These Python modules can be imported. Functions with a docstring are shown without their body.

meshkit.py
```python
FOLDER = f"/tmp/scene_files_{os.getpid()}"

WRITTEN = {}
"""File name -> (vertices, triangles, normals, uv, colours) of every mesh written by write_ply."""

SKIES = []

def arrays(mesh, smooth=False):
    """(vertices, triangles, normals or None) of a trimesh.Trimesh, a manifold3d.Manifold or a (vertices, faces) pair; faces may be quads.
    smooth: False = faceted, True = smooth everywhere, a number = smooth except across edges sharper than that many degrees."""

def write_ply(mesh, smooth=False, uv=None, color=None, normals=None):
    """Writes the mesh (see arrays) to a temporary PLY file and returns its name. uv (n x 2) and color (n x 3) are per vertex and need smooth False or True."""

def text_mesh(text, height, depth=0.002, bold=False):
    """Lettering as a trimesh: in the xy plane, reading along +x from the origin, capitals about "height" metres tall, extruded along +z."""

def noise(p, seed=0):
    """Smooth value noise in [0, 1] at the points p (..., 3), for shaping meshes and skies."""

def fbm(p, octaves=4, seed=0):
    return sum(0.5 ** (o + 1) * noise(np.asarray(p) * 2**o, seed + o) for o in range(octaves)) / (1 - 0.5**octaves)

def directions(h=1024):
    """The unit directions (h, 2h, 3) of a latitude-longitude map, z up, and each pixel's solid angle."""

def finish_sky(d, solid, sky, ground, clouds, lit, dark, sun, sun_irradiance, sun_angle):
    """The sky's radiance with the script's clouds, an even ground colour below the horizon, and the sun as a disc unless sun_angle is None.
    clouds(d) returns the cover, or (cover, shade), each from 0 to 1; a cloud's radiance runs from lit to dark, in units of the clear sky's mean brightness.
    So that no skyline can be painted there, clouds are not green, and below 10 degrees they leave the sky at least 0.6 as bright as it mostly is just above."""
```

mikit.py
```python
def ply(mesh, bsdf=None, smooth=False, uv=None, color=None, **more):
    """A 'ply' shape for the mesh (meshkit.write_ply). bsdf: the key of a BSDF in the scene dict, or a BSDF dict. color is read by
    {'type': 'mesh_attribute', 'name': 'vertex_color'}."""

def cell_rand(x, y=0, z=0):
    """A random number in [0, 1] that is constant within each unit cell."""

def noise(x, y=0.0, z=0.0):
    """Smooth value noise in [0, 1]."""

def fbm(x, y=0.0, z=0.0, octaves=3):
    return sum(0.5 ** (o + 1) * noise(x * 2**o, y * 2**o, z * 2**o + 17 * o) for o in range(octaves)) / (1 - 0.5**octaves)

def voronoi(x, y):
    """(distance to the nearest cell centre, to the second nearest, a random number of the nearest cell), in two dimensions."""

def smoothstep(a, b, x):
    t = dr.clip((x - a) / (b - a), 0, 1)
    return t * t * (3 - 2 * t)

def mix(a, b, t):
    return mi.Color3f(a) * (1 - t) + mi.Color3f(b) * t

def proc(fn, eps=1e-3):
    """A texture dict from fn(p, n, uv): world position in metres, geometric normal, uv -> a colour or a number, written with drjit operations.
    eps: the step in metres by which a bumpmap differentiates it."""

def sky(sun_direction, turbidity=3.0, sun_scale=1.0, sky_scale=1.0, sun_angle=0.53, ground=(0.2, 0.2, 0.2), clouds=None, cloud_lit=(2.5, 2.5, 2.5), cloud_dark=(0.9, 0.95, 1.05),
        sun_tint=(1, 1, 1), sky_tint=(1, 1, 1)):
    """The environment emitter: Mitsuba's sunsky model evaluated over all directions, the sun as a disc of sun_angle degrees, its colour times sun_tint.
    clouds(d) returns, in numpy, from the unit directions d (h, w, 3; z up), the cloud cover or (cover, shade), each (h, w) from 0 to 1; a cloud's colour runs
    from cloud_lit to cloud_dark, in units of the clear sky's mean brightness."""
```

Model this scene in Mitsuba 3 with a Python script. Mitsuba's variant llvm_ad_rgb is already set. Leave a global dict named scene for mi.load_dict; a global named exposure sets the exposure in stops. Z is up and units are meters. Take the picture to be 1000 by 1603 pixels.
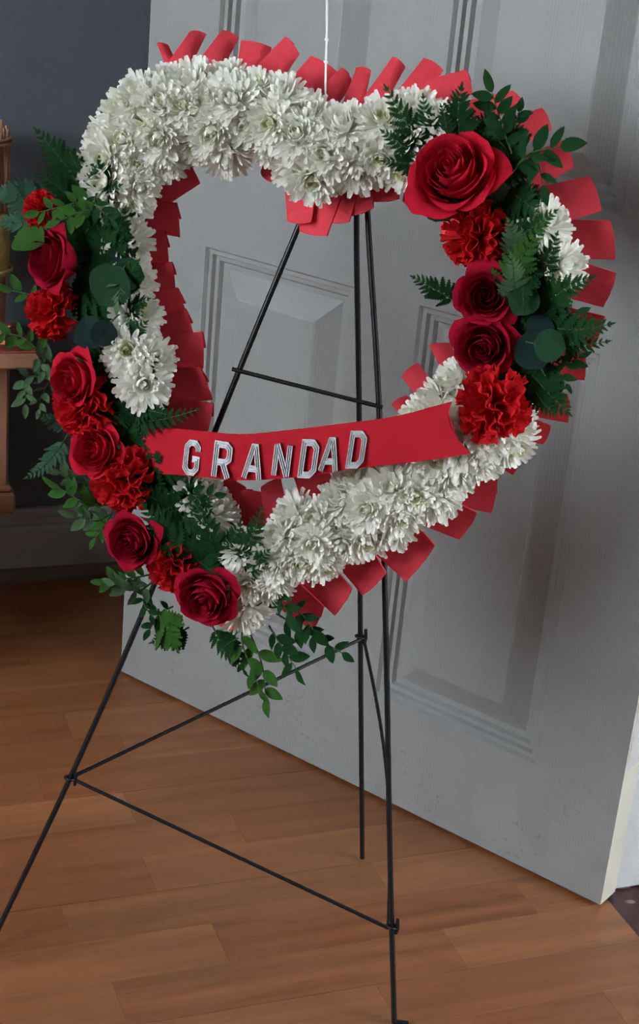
import math, random
import numpy as np, trimesh, mitsuba as mi, drjit as dr
import mikit, meshkit
from mikit import noise as dnoise, fbm as dfbm, smoothstep, mix, cell_rand
from shapely.geometry import Polygon, LineString, Point
from shapely import affinity
from shapely.ops import unary_union

T4 = mi.ScalarTransform4f
scene, labels = {}, {}

# ---------------------------------------------------------------- camera, sky, exposure
CAM_YAW, CAM_PITCH, CAM_ROLL, CAM_H = 22.0, 22.038, 5.377, 1.0647
_c, _s = math.cos(math.radians(CAM_YAW)), math.sin(math.radians(CAM_YAW))
_cp, _sp = math.cos(math.radians(CAM_PITCH)), math.sin(math.radians(CAM_PITCH))
fwd = np.array([_s * _cp, _c * _cp, -_sp])
right0 = np.array([_c, -_s, 0.0])
up0 = np.cross(right0, fwd)
_r = math.radians(CAM_ROLL)
up = up0 * math.cos(_r) + right0 * math.sin(_r) * -1.0
scene['camera'] = {'type': 'perspective', 'fov': 22.772, 'fov_axis': 'x', 'near_clip': 0.05, 'far_clip': 100.0,
                   'to_world': T4().look_at(origin=[0, 0, CAM_H], target=[float(a) for a in np.array([0, 0, CAM_H]) + fwd], up=[float(a) for a in up])}
exposure = 6.97
scene['daylight'] = mikit.sky([-0.2, 0.75, 0.5], turbidity=6.0, sun_scale=0.0, sky_scale=1.0, ground=(.22, .22, .2),
                              clouds=lambda d: 0.9 + 0 * d[..., 2], cloud_lit=(.96, 1.03, 1.06), cloud_dark=(.8, .85, .9))

# ---------------------------------------------------------------- helpers
def key_for(name):
    if not any(k == name or k.startswith(name + '__') for k in _used): _used.add(name); return name
    i = 1
    while f'{name}_{i:03d}' in _used: i += 1
    k = f'{name}_{i:03d}'; _used.add(k); return k
_used = set()
_count = {}
def key_for(name):
    i = _count.get(name, 0); _count[name] = i + 1
    return name if i == 0 else f'{name}_{i:03d}'
def M4(m): return T4(np.asarray(m, float).tolist())
_plys = {}
def ply(mesh, mat, smooth=False, m=None, **k):
    d = mikit.ply(mesh, mat, smooth, **k)
    if m is not None: d['to_world'] = M4(m)
    return d
def put(name, shape, parent=None):
    k = key_for(name if parent is None else parent + '__' + name)
    scene[k] = shape
    return k
def placed(shape, m): return {**shape, 'to_world': M4(m)}
def thing(name, label, cat, group=None):
    k = key_for(name); labels[k] = {'label': label, 'category': cat}
    if group: labels[k]['group'] = group
    return k
def struct(name, shape=None):
    labels[name] = {'kind': 'structure'}
    if shape is not None: scene[name] = shape
    return name
def box(x0, x1, y0, y1, z0, z1):
    b = trimesh.creation.box([x1 - x0, y1 - y0, z1 - z0]); b.apply_translation([(x0 + x1) / 2, (y0 + y1) / 2, (z0 + z1) / 2]); return b
def cat(ms): return trimesh.util.concatenate(ms)
def bevel_box(x0, x1, y0, y1, z0, z1, b=.003):
    from manifold3d import Manifold
    pts = []
    for sx in (0, 1):
        for sy in (0, 1):
            for sz in (0, 1):
                c = np.array([(x0, x1)[sx], (y0, y1)[sy], (z0, z1)[sz]]); d = np.array([1 - 2 * sx, 1 - 2 * sy, 1 - 2 * sz]) * b
                for k in range(3):
                    q = c + d; q[k] = c[k]; pts.append(q)
    h = trimesh.Trimesh(np.array(pts)).convex_hull
    return h
def grid_mesh(P):
    """P (a, b, 3) -> trimesh of the open sheet"""
    a, b = P.shape[:2]
    i, j = np.meshgrid(np.arange(a - 1), np.arange(b - 1), indexing='ij')
    q = np.stack([i * b + j, (i + 1) * b + j, (i + 1) * b + j + 1, i * b + j + 1], -1).reshape(-1, 4)
    return trimesh.Trimesh(P.reshape(-1, 3), np.vstack([q[:, [0, 1, 2]], q[:, [0, 2, 3]]]), process=False)
def catmull(pts, n):
    p = np.asarray(pts, float); p = np.vstack([2 * p[0] - p[1], p, 2 * p[-1] - p[-2]])
    out = []
    for i in range(1, len(p) - 2):
        t = np.linspace(0, 1, n, endpoint=False)[:, None]
        a, b, c, d = p[i - 1], p[i], p[i + 1], p[i + 2]
        out.append(.5 * (2 * b + (c - a) * t + (2 * a - 5 * b + 4 * c - d) * t ** 2 + (3 * b - a - 3 * c + d) * t ** 3))
    return np.vstack(out + [p[-2:-1]])
def tube(pts, r, sides=8, caps=True):
    p = np.asarray(pts, float); n = len(p); r = np.broadcast_to(r, (n,))
    t = np.gradient(p, axis=0); t /= np.linalg.norm(t, axis=1, keepdims=True) + 1e-12
    a = np.cross(t[0], [0, 0, 1.0] if abs(t[0][2]) < .9 else [1.0, 0, 0]); a /= np.linalg.norm(a)
    V = []
    for i in range(n):
        a = a - t[i] * (a @ t[i]); a /= np.linalg.norm(a); b = np.cross(t[i], a)
        th = np.arange(sides) * 2 * np.pi / sides
        V.append(p[i] + r[i] * (np.cos(th)[:, None] * a + np.sin(th)[:, None] * b))
    V = np.vstack(V); F = []
    for i in range(n - 1):
        for k in range(sides):
            A, B, C, D = i * sides + k, i * sides + (k + 1) % sides, (i + 1) * sides + (k + 1) % sides, (i + 1) * sides + k
            F += [[A, B, C], [A, C, D]]
    if caps:
        V = np.vstack([V, p[:1], p[-1:]]); c0, c1 = len(V) - 2, len(V) - 1
        for k in range(sides):
            F.append([c0, (k + 1) % sides, k]); F.append([c1, (n - 1) * sides + k, (n - 1) * sides + (k + 1) % sides])
    return trimesh.Trimesh(V, F, process=False)
def loft_rects(rects):
    """closed stack of 4-corner loops joined in order (first ring open, last ring capped)"""
    V = np.vstack(rects); F = []
    for i in range(len(rects) - 1):
        for k in range(4):
            A, B, C, D = i * 4 + k, i * 4 + (k + 1) % 4, (i + 1) * 4 + (k + 1) % 4, (i + 1) * 4 + k
            F += [[A, B, C], [A, C, D]]
    o = (len(rects) - 1) * 4; F += [[o, o + 1, o + 2], [o, o + 2, o + 3]]
    return trimesh.Trimesh(V, F, process=False)
def frame_from(axis, spin=0.0):
    z = np.asarray(axis, float); z = z / np.linalg.norm(z)
    x = np.cross([0, 1, 0] if abs(z[1]) < .9 else [1, 0, 0], z); x /= np.linalg.norm(x); y = np.cross(z, x)
    c, s = math.cos(spin), math.sin(spin)
    return np.stack([x * c + y * s, -x * s + y * c, z], 1)
def mat4(Rm, t):
    m = np.eye(4); m[:3, :3] = Rm; m[:3, 3] = t; return m

# ---------------------------------------------------------------- materials
def two(b): return {'type': 'twosided', 'bsdf': b}
def rgb(*c): return {'type': 'rgb', 'value': [float(x) for x in (c[0] if len(c) == 1 else c)]}
def pr(col, rough=.5, spec=.5, **k):
    return two({'type': 'principled', 'base_color': col if isinstance(col, dict) else rgb(col), 'roughness': rough, 'specular': spec, **k})
def thin(col, rough=.5, dt=.5, spec_trans=0.0, **k):
    return {'type': 'principledthin', 'base_color': col if isinstance(col, dict) else rgb(col), 'roughness': rough, 'diff_trans': dt, 'spec_trans': spec_trans, **k}

def wall_col(p, n, uv):
    g = dnoise(p.x * 420, p.z * 90, p.y * 420) * .5 + dnoise(p.x * 120, p.z * 400, p.y * 120) * .5
    m = dfbm(p.x * 2.5, p.z * 2.5, p.y * 2.5)
    return mix((.105, .122, .142), (.132, .150, .172), .6 * g + .4 * m)
scene['mat_wall'] = pr(mikit.proc(wall_col), .75, .3)
scene['mat_wall_plain'] = pr((.20, .20, .195), .9, .2)
scene['mat_ceiling'] = pr((.7, .7, .69), .9, .2)
def skirt_col(p, n, uv):
    return mix((.36, .35, .34), (.42, .41, .39), dfbm(p.x * 9, p.z * 30, p.y * 9))
scene['mat_skirting'] = pr(mikit.proc(skirt_col), .45, .4)
scene['mat_bead'] = pr((.16, .11, .08), .5, .4)

DA, DB = np.array([.4975, 1.913]), np.array([.900, 1.269])       # the door's free and hinge edges on the floor
DW = float(np.linalg.norm(DB - DA)); DU = (DB - DA) / DW; DN = np.array([DU[1], -DU[0]])   # DN: towards the room
if DN @ (-DA) < 0: DN = -DN
def door_uz(p):
    return (p.x - float(DA[0])) * float(DU[0]) + (p.y - float(DA[1])) * float(DU[1]), p.z
def door_lines(u, z):
    ph = u * 1750 + 16 * dnoise(u * 5 + 3, z * .8, 1.0) + 22 * dnoise(u * 9, z * 1.5, 4.0) + 2.5 * dnoise(u * 60, z * 7, 2.0)
    return (.5 + .5 * dr.sin(ph)) * (.35 + .65 * dnoise(u * 70, z * 4, 9.0))
def door_grain(p, n, uv):
    return door_lines(*door_uz(p))
def door_col(p, n, uv):
    u, z = door_uz(p)
    base = mix((.262, .270, .268), (.284, .290, .285), dfbm(u * 4, z * 4, 0.0))
    low = 1 - smoothstep(.03, .24, z)
    spots = smoothstep(.80, .87, dnoise(u * 270, z * 270, 5.0)) * (.12 + .88 * low) * smoothstep(.45, .7, dnoise(u * 23, z * 23, 1.0))
    scuff = smoothstep(.60, .85, dfbm(u * 12, z * 10, 7.0)) * low * .35
    base = base * (1.03 - .10 * door_lines(u, z))
    return mix(base, (.24, .21, .20), dr.clip(spots * .75 + scuff, 0, 1))
scene['mat_door'] = {'type': 'bumpmap', 'arbitrary': mikit.proc(door_grain, eps=4e-4), 'scale': 0.00022,
                     'bsdf': pr(mikit.proc(door_col), .42, .5)}
scene['mat_door_edge'] = pr((.62, .58, .49), .6, .3)
def frame_col(p, n, uv):
    chip = smoothstep(.60, .66, dfbm(p.x * 30 + p.y * 30, p.z * 22, 3.0)) * (1 - smoothstep(.935, .945, p.x))
    return mix((.70, .69, .68), (.42, .33, .26), chip)
scene['mat_frame'] = pr(mikit.proc(frame_col), .5, .4)
scene['mat_hinge'] = pr((.55, .53, .51), .5, .5)

def wood_fn(p, n, uv):
    t, k = uv.x, uv.y * 40
    y = p.y + .008 * dfbm(p.x * 5 + k, p.y * 6, k)
    ring = dnoise(p.x * 3.0 + k, y * 70 + k * 3, k)
    fine = dnoise(p.x * 14 + k, p.y * 420, k)
    pore = smoothstep(.62, .9, dnoise(p.x * 60, p.y * 900, 1.0))
    figure = .5 + .5 * dr.sin((y * 150 + 26 * dfbm(p.x * 3.5 + k, y * 12 + k, k)) )
    c = mix((.196, .063, .024), (.302, .124, .052), t)
    c = c * (0.78 + .34 * ring) * (.93 + .12 * fine)
    c = mix(c, c * mi.Color3f(.74, .62, .55), .35 * smoothstep(.55, 1.0, figure) * smoothstep(.35, .7, dnoise(p.x * 2 + k, p.y * 14 + k, 2.0)))
    return mix(c, c * .8, pore * .4)
scene['mat_wood'] = pr(mikit.proc(wood_fn), .36, .45)
def hall_col(p, n, uv):
    sp = smoothstep(.80, .88, dnoise(p.x * 110, p.y * 110, 0.0)) * .5
    return mix(mix((.045, .013, .016), (.07, .022, .024), dfbm(p.x * 30, p.y * 30)), (.35, .3, .3), sp * smoothstep(.5, .6, dnoise(p.x * 25, p.y * 25, 3.0)))
scene['mat_hall'] = pr(mikit.proc(hall_col), .35, .5)

def rose_fn(c0, c1):
    def f(p, n, uv): return mix(c0, c1, dfbm(p.x * 90, p.y * 90, p.z * 90))
    return mikit.proc(f)
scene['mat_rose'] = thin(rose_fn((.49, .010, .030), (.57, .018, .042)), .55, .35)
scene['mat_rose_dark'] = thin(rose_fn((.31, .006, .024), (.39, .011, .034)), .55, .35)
scene['mat_carnation'] = thin(rose_fn((.54, .012, .018), (.62, .022, .028)), .6, .5)
scene['mat_white_petal'] = thin((.86, .855, .79), .6, .6)
scene['mat_inner_petal'] = thin((.80, .82, .62), .6, .6)
scene['mat_disc'] = pr((.34, .36, .06), .7, .3)
scene['mat_foam'] = pr((.02, .035, .018), .95, .1)
scene['mat_ribbon'] = thin((.80, .072, .098), .36, .4)
scene['mat_banner'] = thin((.50, .020, .034), .34, .25)
scene['mat_silver'] = {'type': 'twosided', 'bsdf': {'type': 'roughconductor', 'material': 'Al', 'alpha': .22, 'specular_reflectance': rgb(.40, .41, .42)}}
scene['mat_black_wire'] = pr((.006, .007, .009), .36, .35)
def leaf_fn(a, b):
    def f(p, n, uv): return mix(a, b, dfbm(p.x * 55, p.y * 55, p.z * 55))
    return mikit.proc(f)
LEAF = ['mat_leaf_dark', 'mat_leaf_fresh', 'mat_leaf_pale', 'mat_leaf_blue']
scene['mat_leaf_dark'] = thin(leaf_fn((.007, .030, .011), (.018, .060, .020)), .33, .2)
scene['mat_leaf_fresh'] = thin(leaf_fn((.030, .090, .020), (.05, .135, .030)), .38, .5)
scene['mat_leaf_pale'] = thin(leaf_fn((.055, .11, .055), (.09, .16, .08)), .4, .4)
scene['mat_leaf_blue'] = thin(leaf_fn((.03, .085, .05), (.06, .13, .085)), .30, .3)
scene['mat_eucalyptus'] = thin(leaf_fn((.012, .036, .018), (.022, .058, .030)), .42, .1)
scene['mat_eucalyptus_blue'] = thin(leaf_fn((.010, .020, .020), (.018, .032, .030)), .42, .1)
scene['mat_stem'] = pr((.035, .075, .025), .6, .3)
scene['mat_rod'] = pr((.55, .57, .57), .12, .8)
def shelf_fn(p, n, uv): return mix((.30, .14, .085), (.42, .21, .13), dfbm(p.x * 8, p.y * 50, p.z * 7))
scene['mat_shelf'] = pr(mikit.proc(shelf_fn), .4, .5)
scene['mat_shelf_top'] = pr((.34, .085, .06), .35, .5)
scene['mat_twig'] = pr(leaf_fn((.34, .17, .11), (.62, .40, .28)), .8, .2)
scene['mat_straw'] = pr(leaf_fn((.48, .36, .11), (.60, .45, .16)), .7, .2)
scene['mat_autumn'] = thin(leaf_fn((.62, .14, .05), (.60, .26, .09)), .35, .3)
scene['mat_window'] = {'type': 'thindielectric', 'int_ior': 1.5}
scene['mat_upvc'] = pr((.8, .8, .8), .4, .4)

# ---------------------------------------------------------------- the room
XL, XR, YB, YF, ZC = -1.95, .93, 2.262, -1.6, 2.4
DY0, DY1, DZ = .52, 1.30, 2.02          # doorway in the right wall
HX = 2.1
WIN_Y0, WIN_Y1, WIN_Z0, WIN_Z1 = (-.4, 1.55, .85, 2.1)
struct('wall_back', ply(box(XL - .12, HX, YB, YB + .12, 0, ZC), 'mat_wall'))
struct('wall_front', ply(box(XL - .12, HX, YF - .12, YF, 0, ZC), 'mat_wall_plain'))
wl = cat([box(XL - .12, XL, YF, WIN_Y0, 0, ZC), box(XL - .12, XL, WIN_Y1, YB, 0, ZC), box(XL - .12, XL, WIN_Y0, WIN_Y1, 0, WIN_Z0), box(XL - .12, XL, WIN_Y0, WIN_Y1, WIN_Z1, ZC)])
struct('wall_left', ply(wl, 'mat_wall_plain'))
wr = cat([box(XR, XR + .12, YF, DY0, 0, ZC), box(XR, XR + .12, DY1 + .03, YB, 0, ZC), box(XR, XR + .12, DY0, DY1 + .03, DZ + .03, ZC)])
struct('wall_right', ply(wr, 'mat_wall_plain'))
HW = (-1.45, .45, .55, 2.2)
struct('wall_hall', ply(cat([box(HX, HX + .12, YF - .12, HW[0], 0, ZC), box(HX, HX + .12, HW[1], YB + .12, 0, ZC), box(HX, HX + .12, HW[0], HW[1], 0, HW[2]), box(HX, HX + .12, HW[0], HW[1], HW[3], ZC)]), 'mat_wall_plain'))
struct('window_2')
hq = cat([box(HX + .03, HX + .09, HW[0], HW[1], HW[2], HW[2] + .06), box(HX + .03, HX + .09, HW[0], HW[1], HW[3] - .06, HW[3]), box(HX + .03, HX + .09, HW[0], HW[0] + .06, HW[2], HW[3]), box(HX + .03, HX + .09, HW[1] - .06, HW[1], HW[2], HW[3])])
put('frame', ply(hq, 'mat_upvc'), 'window_2')
put('pane', ply(trimesh.Trimesh([[HX + .06, HW[0], HW[2]], [HX + .06, HW[1], HW[2]], [HX + .06, HW[1], HW[3]], [HX + .06, HW[0], HW[3]]], [[0, 1, 2], [0, 2, 3]], process=False), 'mat_window'), 'window_2')
struct('ceiling', ply(box(XL - .12, HX + .12, YF - .12, YB + .12, ZC, ZC + .12), 'mat_ceiling'))
# window
struct('window_1')
wm, wy = .06, (WIN_Y0 + WIN_Y1) / 2
fr = cat([box(XL - .09, XL - .03, WIN_Y0, WIN_Y1, WIN_Z0, WIN_Z0 + wm), box(XL - .09, XL - .03, WIN_Y0, WIN_Y1, WIN_Z1 - wm, WIN_Z1), box(XL - .09, XL - .03, WIN_Y0, WIN_Y0 + wm, WIN_Z0, WIN_Z1),
          box(XL - .09, XL - .03, WIN_Y1 - wm, WIN_Y1, WIN_Z0, WIN_Z1), box(XL - .09, XL - .03, wy - wm / 2, wy + wm / 2, WIN_Z0, WIN_Z1)])
put('frame', ply(fr, 'mat_upvc'), 'window_1')
put('sill', ply(bevel_box(XL - .03, XL + .12, WIN_Y0 - .05, WIN_Y1 + .05, WIN_Z0 - .03, WIN_Z0, .004), 'mat_upvc'), 'window_1')
for a, b in ((WIN_Y0, wy), (wy, WIN_Y1)):
    q = trimesh.Trimesh([[XL - .06, a, WIN_Z0], [XL - .06, b, WIN_Z0], [XL - .06, b, WIN_Z1], [XL - .06, a, WIN_Z1]], [[0, 1, 2], [0, 2, 3]], process=False)
    put('pane', ply(q, 'mat_window'), 'window_1')
# skirting of the back wall: moulded profile extruded along x
prof = [(0, 0), (-.020, 0), (-.020, .083), (-.017, .088), (-.011, .090), (-.010, .094), (-.011, .101), (-.014, .103), (-.015, .107), (-.014, .111), (-.010, .114), (0, .114)]
def extrude_x(prof, x0, x1):
    pg = Polygon(prof); m = trimesh.creation.extrude_polygon(pg, x1 - x0, engine='earcut')
    v = m.vertices; m.vertices = np.stack([v[:, 2] + x0, YB + v[:, 0], v[:, 1]], 1); m.invert(); m.fix_normals(); return m
struct('baseboard_back', ply(extrude_x(prof, XL, XR), 'mat_skirting'))
qr = [(-.020, 0.0), (-.034, 0.0), (-.034, .006), (-.031, .013), (-.026, .018), (-.020, .020)]
struct('trim_1', ply(extrude_x(qr, XL, XR), 'mat_bead'))

# laminate floor: staggered strips, three to a board, each its own piece
struct('floor', ply(box(XL - .12, XR + .0, YF - .12, YB + .12, -.05, -.004), 'mat_bead'))
SW = .0685; Y0 = 1.4135 - SW * 0
rows = {0: [.312 + SW * 0, .675], -1: [.463, .825], -2: [.337, .706], 1: [.420, .80], 2: [.546, .92], 3: [.43, .79], -3: [.60, .22], -4: [.45, .83]}
tone = {(0, 0): .25, (-1, 0): .72, (-1, 1): .30, (-1, 2): .55, (-2, 1): .55, (-2, 2): .82, (0, 1): .62, (0, 2): .72, (1, 0): .30, (1, 1): .6, (2, 0): .45, (2, 1): .3, (3, 1): .45}
rnd = random.Random(11)
r0, r1 = int(math.floor((.0 - Y0) / SW)), int(math.ceil((YB - Y0) / SW))
for r in range(r0, r1 + 1):
    # row r covers y from Y0 - SW + r*SW to Y0 + r*SW  (row 0 lies just this side of the board seam)
    ya, yb = Y0 + (r - 1) * SW, Y0 + r * SW
    if ya > YB - .03: continue
    yb = min(yb, YB)
    cuts = sorted(rows.get(r, [rnd.uniform(.2, .56)])); a0 = cuts[0]
    cuts = [a0 - .365 * k for k in range(3, 0, -1)] + cuts
    while cuts[-1] < XR - .012: cuts.append(cuts[-1] + rnd.uniform(.34, .38))
    seam = (r % 3 == 0)
    for i in range(len(cuts) - 1):
        xa, xb = cuts[i], min(cuts[i + 1], XR - .012)
        if xb < -.35 or xb - xa < .01: continue
        g = .00008
        top = yb - (.0007 if seam else .00005)
        m = bevel_box(xa + g, xb - g, ya + .00005, top, -.004, 0, .00012)
        t = tone.get((r, i - 2), rnd.uniform(.25, .8)); k = rnd.random()
        put('plank', ply(m, 'mat_wood', uv=np.tile([[t, k]], (len(m.vertices), 1))), 'floor')
# the far part of the floor, out of the picture to the camera's side
m = box(XL, -.36, YF, YB, -.004, 0); put('plank', ply(m, 'mat_wood', uv=np.tile([[.5, .3]], (len(m.vertices), 1))), 'floor')
m = box(-.36, XR - .012, YF, Y0 + (r0 - 1) * SW, -.004, 0); put('plank', ply(m, 'mat_wood', uv=np.tile([[.5, .6]], (len(m.vertices), 1))), 'floor')
struct('floor_hall', ply(box(XR - .012, HX, YF - .12, YB, -.05, -.001), 'mat_hall'))

# door frame
struct('trim_2')
put('jamb', ply(bevel_box(XR - .0, XR + .13, DY1 - .003, DY1 + .03, 0, DZ + .03, .002), 'mat_frame'), 'trim_2')
put('jamb', ply(bevel_box(XR - .0, XR + .13, DY0 - .03, DY0, 0, DZ + .03, .002), 'mat_frame'), 'trim_2')
put('head', ply(bevel_box(XR - .0, XR + .13, DY0 - .03, DY1 + .03, DZ, DZ + .03, .002), 'mat_frame'), 'trim_2')
put('stop', ply(bevel_box(XR + .045, XR + .075, DY1 - .016, DY1 - .003, 0, DZ, .002), 'mat_frame'), 'trim_2')

# the door: one moulded leaf with raised panels
struct('door_1')
DH, DT, DG = 1.981, .035, .005
def dpt(u, b, z): return np.array([DA[0] + DU[0] * u + DN[0] * b, DA[1] + DU[1] * u + DN[1] * b, z])
S_, M_, PB, PT, RL = .1086, .0448, .1422, .6287, .1419
UP0 = PT + RL
pan = []
for (a, b) in ((S_, DW / 2 - M_), (DW / 2 + M_, DW - S_)):
    pan += [(a, b, PB, PT), (a, b, UP0, 1.42), (a, b, 1.53, 1.86)]
face = Polygon([(0, DG), (DW, DG), (DW, DH), (0, DH)], [[(a, z0), (b, z0), (b, z1), (a, z1)] for a, b, z0, z1 in pan])
v2, f2 = trimesh.creation.triangulate_polygon(face, engine='earcut')
def sheet(v2, f2, b):
    V = np.array([dpt(x, b, y) for x, y in v2]); return trimesh.Trimesh(V, f2, process=False)
put('leaf', ply(sheet(v2, f2, 0.0), 'mat_door'), 'door_1')
edge = LineString([(0, DG), (DW, DG), (DW, DH), (0, DH), (0, DG)])
c = [(0, 0), (DW, 0)]
rim = []
for (ua, za), (ub, zb) in zip([(0, DG), (DW, DG), (DW, DH), (0, DH)], [(DW, DG), (DW, DH), (0, DH), (0, DG)]):
    rim.append(grid_mesh(np.array([[dpt(ua, 0, za), dpt(ua, -DT, za)], [dpt(ub, 0, zb), dpt(ub, -DT, zb)]])))
put('edge', ply(cat(rim), 'mat_door_edge'), 'door_1')
fb = Polygon([(0, DG), (DW, DG), (DW, DH), (0, DH)]); vb, fb2 = trimesh.creation.triangulate_polygon(fb, engine='earcut')
put('back', ply(sheet(vb, fb2, -DT), 'mat_door'), 'door_1')
STEPS = [(0, 0), (.003, -.005), (.008, -.005), (.010, -.010), (.015, -.0105), (.018, -.0155), (.023, -.016), (.025, -.016), (.053, -.002), (.055, -.0015)]
for a, b, z0, z1 in pan:
    rects = [np.array([dpt(a + d, n, z0 + d), dpt(b - d, n, z0 + d), dpt(b - d, n, z1 - d), dpt(a + d, n, z1 - d)]) for d, n in STEPS]
    put('panel', ply(loft_rects(rects), 'mat_door'), 'door_1')
hx = dpt(DW, -DT, 0) + np.array([.006, .004, 0])
for z0, z1 in ((.185, .212), (.213, .240), (.241, .268)):
    put('hinge', ply(tube([hx + [0, 0, z0 + .0006], hx + [0, 0, z1 - .0006]], .0065, 14), 'mat_hinge', 40), 'door_1')
put('hinge_leaf', ply(grid_mesh(np.array([[dpt(DW + .0006, -.004, .18), dpt(DW + .0006, -DT, .18)], [dpt(DW + .0006, -.004, .27), dpt(DW + .0006, -DT, .27)]])), 'mat_hinge'), 'door_1')

# ---------------------------------------------------------------- wall shelf and its autumn things
sh = thing('wall_shelf', 'brown wooden wall shelf with a footed side bracket on the grey wall', 'shelf')
put('board', ply(bevel_box(-.5, .415, 2.115, YB, .383, .405, .003), 'mat_shelf'), sh)
put('board_top', ply(bevel_box(-.496, .411, 2.119, YB, .405, .408, .001), 'mat_shelf_top'), sh)
put('bracket', ply(bevel_box(.30, .382, 2.165, YB, .185, .383, .004), 'mat_shelf'), sh)
ft = thing  # (foot block below)
put('foot_block', ply(cat([bevel_box(.295, .392, 2.155, YB, .148, .180, .004), bevel_box(.298, .387, 2.16, YB, .180, .190, .003)]), 'mat_shelf'), sh)
cb = thing('cabinet', 'low brown wooden cabinet against the grey wall under the shelf', 'cabinet')
put('carcass', ply(bevel_box(-.75, .215, 1.90, YB - .036, .06, .285, .004), 'mat_shelf'), cb)
for xa, xb in ((-.735, -.262), (-.253, .205)):
    dk = put('door', ply(bevel_box(xa, xb, 1.882, 1.8995, .075, .272, .004), 'mat_shelf'), cb)
    kn = trimesh.creation.icosphere(2, .012); kn.apply_translation([xb - .03 if xa < -.5 else xa + .03, 1.872, .19]); put('knob', ply(kn, 'mat_hinge', True), dk)
put('plinth', ply(bevel_box(-.74, .205, 1.92, YB - .04, 0, .06, .003), 'mat_shelf'), cb)
tb = thing('twig_bundle', 'tall bundle of brown twigs tied together, standing on the wall shelf', 'decoration')
rt = random.Random(3)
for i in range(34):
    a, q = rt.uniform(0, 6.28), math.sqrt(rt.random()) * .045
    x, y = .334 + q * math.cos(a) * 1.0, 2.185 + q * math.sin(a) * .8
    lean = rt.uniform(-.004, .004)
    put('twig', ply(tube([[x + lean, y, .4085], [x + rt.uniform(-.003, .003), y, .52], [x - lean + rt.uniform(-.002, .002), y + .002, .64], [x + rt.uniform(-.003, .003), y, .70 + rt.uniform(-.006, .012)]], [.0028, .003, .0026, .0022], 6), 'mat_twig', True), tb)
def ring(cx, cy, z, rx, ry, r, tilt=0):
    th = np.linspace(0, 2 * np.pi, 33)
    return tube(np.stack([cx + rx * np.cos(th), cy + ry * np.sin(th), z + tilt * np.cos(th)], 1), r, 6, False)
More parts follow.
